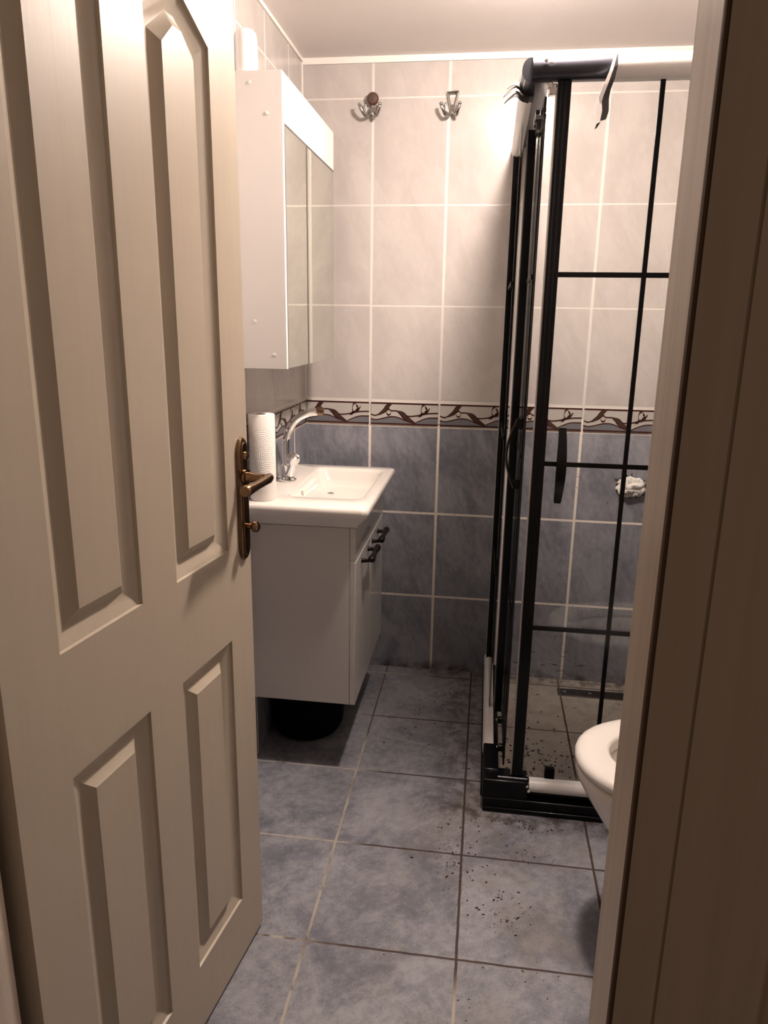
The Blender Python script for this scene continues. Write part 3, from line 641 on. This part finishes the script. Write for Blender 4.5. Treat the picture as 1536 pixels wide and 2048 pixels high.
# corner joints
rail_front(0.0660, 0.0755, TOPZ, 0.0226, 0.0246).build('corner_joint', M['navy'], sh, smooth=35)
m = MB().box(0.044, 0.168, SYF - 0.026, SYF + 0.040, 0.030, 0.094).box(0.044, 0.088, SYF + 0.02, 1.975, 0.030, 0.098)
m.build('corner_joint', M['black'], sh, bevel=0.005, seg=3)
for q in ((0.094, 1.793, 1.866), (0.104, 1.792, 1.860)):
    MB().lathe([(0.005, 0.004), (0.005, 0.0), (0.004, -0.004), (0.001, -0.005)], q, 'y', 12).build('cover_cap', M['film'], sh, smooth=40)
# uprights
m = MB().box(0.050, 0.078, 2.575, BACK - 0.001, 0.040, 1.885); wp = m.build('wall_profile', M['black'], sh, bevel=0.002)
MB().box(0.0485, 0.0497, 2.598, BACK - 0.0012, 0.040, 1.885).build('seal_line', M['seal'], wp)
m = MB().box(XR - 0.026, XR, SYF - 0.014, SYF + 0.014, 0.04, 1.83); m.build('wall_profile', M['black'], sh, bevel=0.002)
m = MB().box(0.123, 0.152, SYF - 0.004, SYF + 0.024, 0.092, 1.832); m.box(0.1285, 0.1320, SYF - 0.0065, SYF - 0.004, 0.092, 1.832).box(0.139, 0.1425, SYF - 0.0065, SYF - 0.004, 0.092, 1.832)
fs = m.build('front_door_stile', M['black'], sh, bevel=0.0015)
MB().box(0.1200, 0.1228, SYF + 0.004, SYF + 0.02, 0.096, 1.82).build('seal_line', M['seal'], fs)
m = MB().box(0.077, 0.099, 2.165, 2.225, 0.095, 1.815); ss = m.build('side_door_stile', M['black'], sh, bevel=0.0015)
MB().box(0.0758, 0.0768, 2.222, 2.226, 0.095, 1.81).build('seal_line', M['seal'], ss)
m = MB().box(0.098, 0.106, 1.905, 1.912, 0.095, 1.80); m.build('door_edge_strip', M['black'], sh)
# glass
MB().box(0.151, 0.62, SYF + 0.007, SYF + 0.012, 0.094, 1.833).build('front_door_glass', M['glass'], sh)
MB().box(0.60, XR - 0.02, SYF - 0.006, SYF - 0.001, 0.09, 1.84).build('front_fixed_glass', M['glass'], sh)
MB().box(0.0595, 0.0640, 2.20, 2.58, 0.09, 1.84).build('side_fixed_glass', M['glass'], sh)
MB().box(0.0990, 0.1035, 1.870, 2.17, 0.095, 1.815).build('side_door_glass', M['glass'], sh)
# glazing bars
MB().box(0.3400, 0.3505, SYF + 0.001, SYF + 0.0065, 0.094, 1.833).build('glazing_bar', M['black'], sh)
for z in (1.428, 0.981, 0.542):
    MB().box(0.151, 0.62, SYF + 0.0015, SYF + 0.0067, z - 0.0058, z + 0.0058).build('glazing_bar', M['black'], sh)
    MB().box(0.0945, 0.0988, 1.912, 2.166, z - 0.0058, z + 0.0058).build('glazing_bar', M['black'], sh)
    MB().box(0.0550, 0.0593, 2.226, 2.576, z - 0.0058, z + 0.0058).build('glazing_bar', M['black'], sh)
# handles
def bar_front():
    m = MB(); L = []
    for k in range(15):
        s_ = k/14; z = 0.888 + 0.184*s_; b = math.sin(PI*s_); wdt = 0.0085 + 0.0035*b; y = SYF - 0.014 - 0.030*b
        L.append([(0.1885 - wdt, y - 0.003, z), (0.1885 + wdt, y - 0.003, z), (0.1885 + wdt, y + 0.003, z), (0.1885 - wdt, y + 0.003, z)])
    m.loops(L); m.box(0.181, 0.196, SYF - 0.017, SYF + 0.006, 0.886, 0.906).box(0.181, 0.196, SYF - 0.017, SYF + 0.006, 1.054, 1.074)
    return m
bar_front().build('front_door_handle', M['black'], sh, smooth=40)
def bar_side():
    m = MB(); L = []; yc = 1.945
    for k in range(15):
        s_ = k/14; z = 0.890 + 0.184*s_; b = math.sin(PI*s_); wdt = 0.0085 + 0.0035*b; x = 0.086 - 0.024*b
        L.append([(x - 0.0025, yc - wdt, z), (x - 0.0025, yc + wdt, z), (x + 0.0025, yc + wdt, z), (x + 0.0025, yc - wdt, z)])
    m.loops(L); m.box(0.084, 0.100, yc - 0.008, yc + 0.008, 0.888, 0.912).box(0.084, 0.100, yc - 0.008, yc + 0.008, 1.052, 1.076)
    return m
hs = bar_side().build('side_door_handle', M['black'], sh, smooth=40)
m = MB(); L = []
for k in range(15):
    s_ = k/14; b = math.sin(PI*s_); x = 0.0855 - 0.024*b - 0.003; z = 0.890 + 0.184*s_; wdt = 0.0085 + 0.0035*b
    L.append([(x - 0.001, 1.945 - wdt - 0.0006, z), (x + 0.002, 1.945 - wdt - 0.0006, z), (x + 0.002, 1.945 - wdt + 0.0004, z), (x - 0.001, 1.945 - wdt + 0.0004, z)])
m.loops(L).build('bright_edge', M['steel'], hs)
# rollers
for y in (2.075, 2.135):
    m = MB().lathe([(0.004, -0.016), (0.013, -0.014), (0.013, -0.004), (0.006, -0.002), (0.006, 0.006), (0.012, 0.008), (0.012, 0.012), (0.003, 0.013)], (0.1035, y, 1.826), 'x', 18)
    m.box(0.093, 0.112, y - 0.009, y + 0.009, 1.790, 1.814)
    m.build('roller', M['chrome'], sh, smooth=40)
m = MB().box(0.104, 0.122, SYF + 0.004, SYF + 0.022, 1.806, 1.829).box(0.100, 0.112, SYF + 0.002, SYF + 0.012, 1.818, 1.832); m.build('roller', M['chrome'], sh, bevel=0.002)
for q in ((0.094, 2.10, 0.104), (0.094, 1.945, 0.104)):
    MB().lathe([(0.006, -0.008), (0.012, -0.006), (0.012, 0.004), (0.005, 0.007)], q, 'x', 16).build('roller', M['black'], sh, smooth=40)
    MB().lathe([(0.004, -0.002), (0.0045, 0.0), (0.002, 0.003)], (q[0] - 0.010, q[1], q[2]), 'x', 12).build('roller_pin', M['chrome'], sh, smooth=40)
MB().box(0.213, 0.240, SYF + 0.004, SYF + 0.022, 0.088, 0.124).build('bottom_guide', M['black_dull'], sh, bevel=0.003)
MB().tube([(0.085, SYF - 0.012, 0.0965), (0.165, SYF - 0.012, 0.0965)], 0.0035, 8).build('corner_pin', M['navy'], sh, smooth=40)
for q in ((0.165, SYF - 0.0235, 0.083), (0.170, SYF - 0.0235, 0.068)):
    MB().lathe([(0.004, 0.004), (0.004, -0.002), (0.001, -0.004)], q, 'y', 10).build('cover_cap', M['film'], sh, smooth=40)

# ---- shower floor drain
dr = thing('floor_drain', 'narrow dark steel channel drain in the shower floor', 'drain', (0.44, 2.515, 0))
MB().box(0.315, 0.575, 2.487, 2.541, 0.0005, 0.0035).build('frame', M['steel'], dr, bevel=0.001)
m = MB().box(0.322, 0.568, 2.494, 2.534, 0.0036, 0.0042)
for ix in range(24):
    for iy in range(4): m.box(0.328 + ix*0.01, 0.333 + ix*0.01, 2.498 + iy*0.009, 2.502 + iy*0.009, 0.0042, 0.0044, 1)
m.build('grate', [M['steel'], M['black_dull']], dr)
for x in (0.342, 0.432): MB().lathe([(0.0075, 0.0044), (0.007, 0.006), (0.003, 0.0066)], (x, 2.514, 0), 'z', 16).build('screw', M['chrome'], dr, smooth=40)

# ---- lump of filler round the pipe hole
bm = bmesh.new(); bmesh.ops.create_icosphere(bm, subdivisions=4, radius=1.0)
for v_ in bm.verts:
    p = v_.co.copy(); r_ = 1.0 + 0.42*(mnoise.noise(p*2.1 + Vector((3, 1, 5)))) + 0.25*abs(mnoise.noise(p*4.6))
    v_.co = Vector((p.x*0.043*r_, p.y*0.020*r_, p.z*0.034*r_)) + Vector((0.520, BACK - 0.010, 0.765))
    if v_.co.y > BACK - 0.0004: v_.co.y = BACK - 0.0004
me = bpy.data.meshes.new('filler_lump'); bm.to_mesh(me); bm.free(); me.materials.append(M['tile_plaster'])
fl = bpy.data.objects.new('filler_lump', me); COL.objects.link(fl); ORG[fl] = Vector((0, 0, 0))
tag(fl, 'crumpled white filler lump on the blue wall tiles inside the shower', 'filler')
m = MB()
for k in range(16):
    a = 2*PI*k/16 + random.uniform(-.2, .2); r0, r1 = 0.030, random.uniform(0.044, 0.066)
    c_ = Vector((0.520, BACK - 0.0012, 0.765)); t0 = Vector((math.cos(a)*1.15, 0, math.sin(a)*0.85))
    side = Vector((-t0.z, 0, t0.x))*random.uniform(0.005, 0.011)
    m.add([c_ + t0*r0 - side, c_ + t0*r0 + side, c_ + t0*r1 + Vector((0, -0.004, 0))], [(0, 1, 2)])
m.build('ragged_rim', M['mud'], fl, org=(0, 0, 0))

# ================================================================== TOILET
TY = 1.455
tl = thing('toilet', 'white toilet with its seat down, half hidden by the door jamb', 'toilet', (0.50, TY, 0))
def egg(xf, xb, hw, z, n=40, pw=1.0):
    """oval pointing to -x: front tip xf, rounded back xb"""
    out = []; xm = xf + (xb - xf)*0.54
    for k in range(n):
        a = 2*PI*k/n; c_, s_ = math.cos(a), math.sin(a)
        x = xm + (xb - xm)*c_ if c_ > 0 else xm + (xm - xf)*c_
        y = TY + hw*math.copysign(abs(s_)**(0.92 if c_ <= 0 else 0.75), s_)
        out.append((x, y, z))
    return out
L = [egg(0.400, 0.72, 0.105, 0.0005), egg(0.395, 0.72, 0.108, 0.02), egg(0.385, 0.72, 0.100, 0.10), egg(0.350, 0.725, 0.112, 0.18), egg(0.305, 0.73, 0.135, 0.25), egg(0.262, 0.735, 0.160, 0.32), egg(0.240, 0.74, 0.174, 0.362), egg(0.2345, 0.74, 0.178, 0.381), egg(0.2375, 0.74, 0.176, 0.3885), egg(0.245, 0.735, 0.170, 0.391),
     egg(0.300, 0.66, 0.115, 0.391), egg(0.31, 0.65, 0.105, 0.37), egg(0.36, 0.62, 0.07, 0.25), egg(0.42, 0.56, 0.03, 0.22)]
MB().loops(L, True, True, True).build('bowl', M['ceramic'], tl, smooth=70)
L = [egg(0.305, 0.655, 0.112, 0.3965), egg(0.240, 0.70, 0.175, 0.3965), egg(0.2320, 0.705, 0.1812, 0.400), egg(0.2310, 0.705, 0.1818, 0.408), egg(0.2345, 0.70, 0.179, 0.4165), egg(0.243, 0.69, 0.172, 0.4215), egg(0.258, 0.685, 0.160, 0.4235), egg(0.2975, 0.66, 0.120, 0.4232), egg(0.3020, 0.658, 0.1155, 0.4215), egg(0.3045, 0.655, 0.113, 0.416), egg(0.305, 0.655, 0.112, 0.3965)]
MB().loops(L, True, False, False).build('seat', M['seat_plastic'], tl, smooth=70)
MB().box(0.70, RIGHT - 0.001, TY - 0.18, TY + 0.18, 0.36, 0.76).build('cistern', M['ceramic'], tl, bevel=0.02, seg=4)

# ================================================================== DIRT
def crumbs(name, spots, label, mat, ok=lambda x, y: True):
    m = MB()
    for cx, cy, rx, ry, n_, big in spots:
        for _ in range(n_):
            x = random.gauss(cx, rx*0.5); y = random.gauss(cy, ry*0.5)
            if not ok(x, y): continue
            s_ = random.uniform(0.0008, 0.0026)*big; a = random.uniform(0, PI); e = random.uniform(1, 2.2)
            ring = [(x + s_*e*math.cos(t_)*math.cos(a) - s_*math.sin(t_)*math.sin(a), y + s_*e*math.cos(t_)*math.sin(a) + s_*math.sin(t_)*math.cos(a), 0.0003) for t_ in [2*PI*k/6 + random.uniform(-.3, .3) for k in range(6)]]
            top = [((p[0] - x)*0.5 + x, (p[1] - y)*0.5 + y, 0.0003 + s_*0.6) for p in ring]
            m.loops([ring, top], True, True, True)
    o = m.build(name, mat); o['kind'] = 'stuff'; tag(o, label, 'dirt'); return o
crumbs('mud_crumbs', [(0.22, 2.03, 0.20, 0.17, 150, 1.7), (0.19, 2.16, 0.16, 0.16, 50, 1.4), (0.34, 2.40, 0.35, 0.18, 40, 1.0), (0.16, 2.50, 0.16, 0.12, 26, 1.0)], 'dark crumbs of dried mud scattered on the shower floor', M['mud'], lambda x, y: 0.10 < x < 0.78 and 1.86 < y < 2.61)
crumbs('dirt_specks', [(-0.03, 1.60, 0.08, 0.13, 34, 1.1), (0.15, 1.635, 0.08, 0.06, 30, 0.9), (0.08, 1.43, 0.09, 0.09, 40, 1.0), (0.02, 1.53, 0.06, 0.05, 12, 1.1), (0.13, 1.735, 0.14, 0.02, 34, 1.0), (0.08, 1.24, 0.22, 0.08, 24, 0.7)], 'fine dark specks of dirt on the floor tiles in front of the shower and toilet', M['mud'], lambda x, y: y < 1.775 and (x < 0.215 or y > 1.66))
crumbs('dirt_specks', [(-0.12, 2.30, 0.22, 0.28, 54, 1.1)], 'dark specks of dirt on the floor between the cabinet and shower', M['mud'], lambda x, y: x < 0.03 and x > -0.33 and y < 2.6)
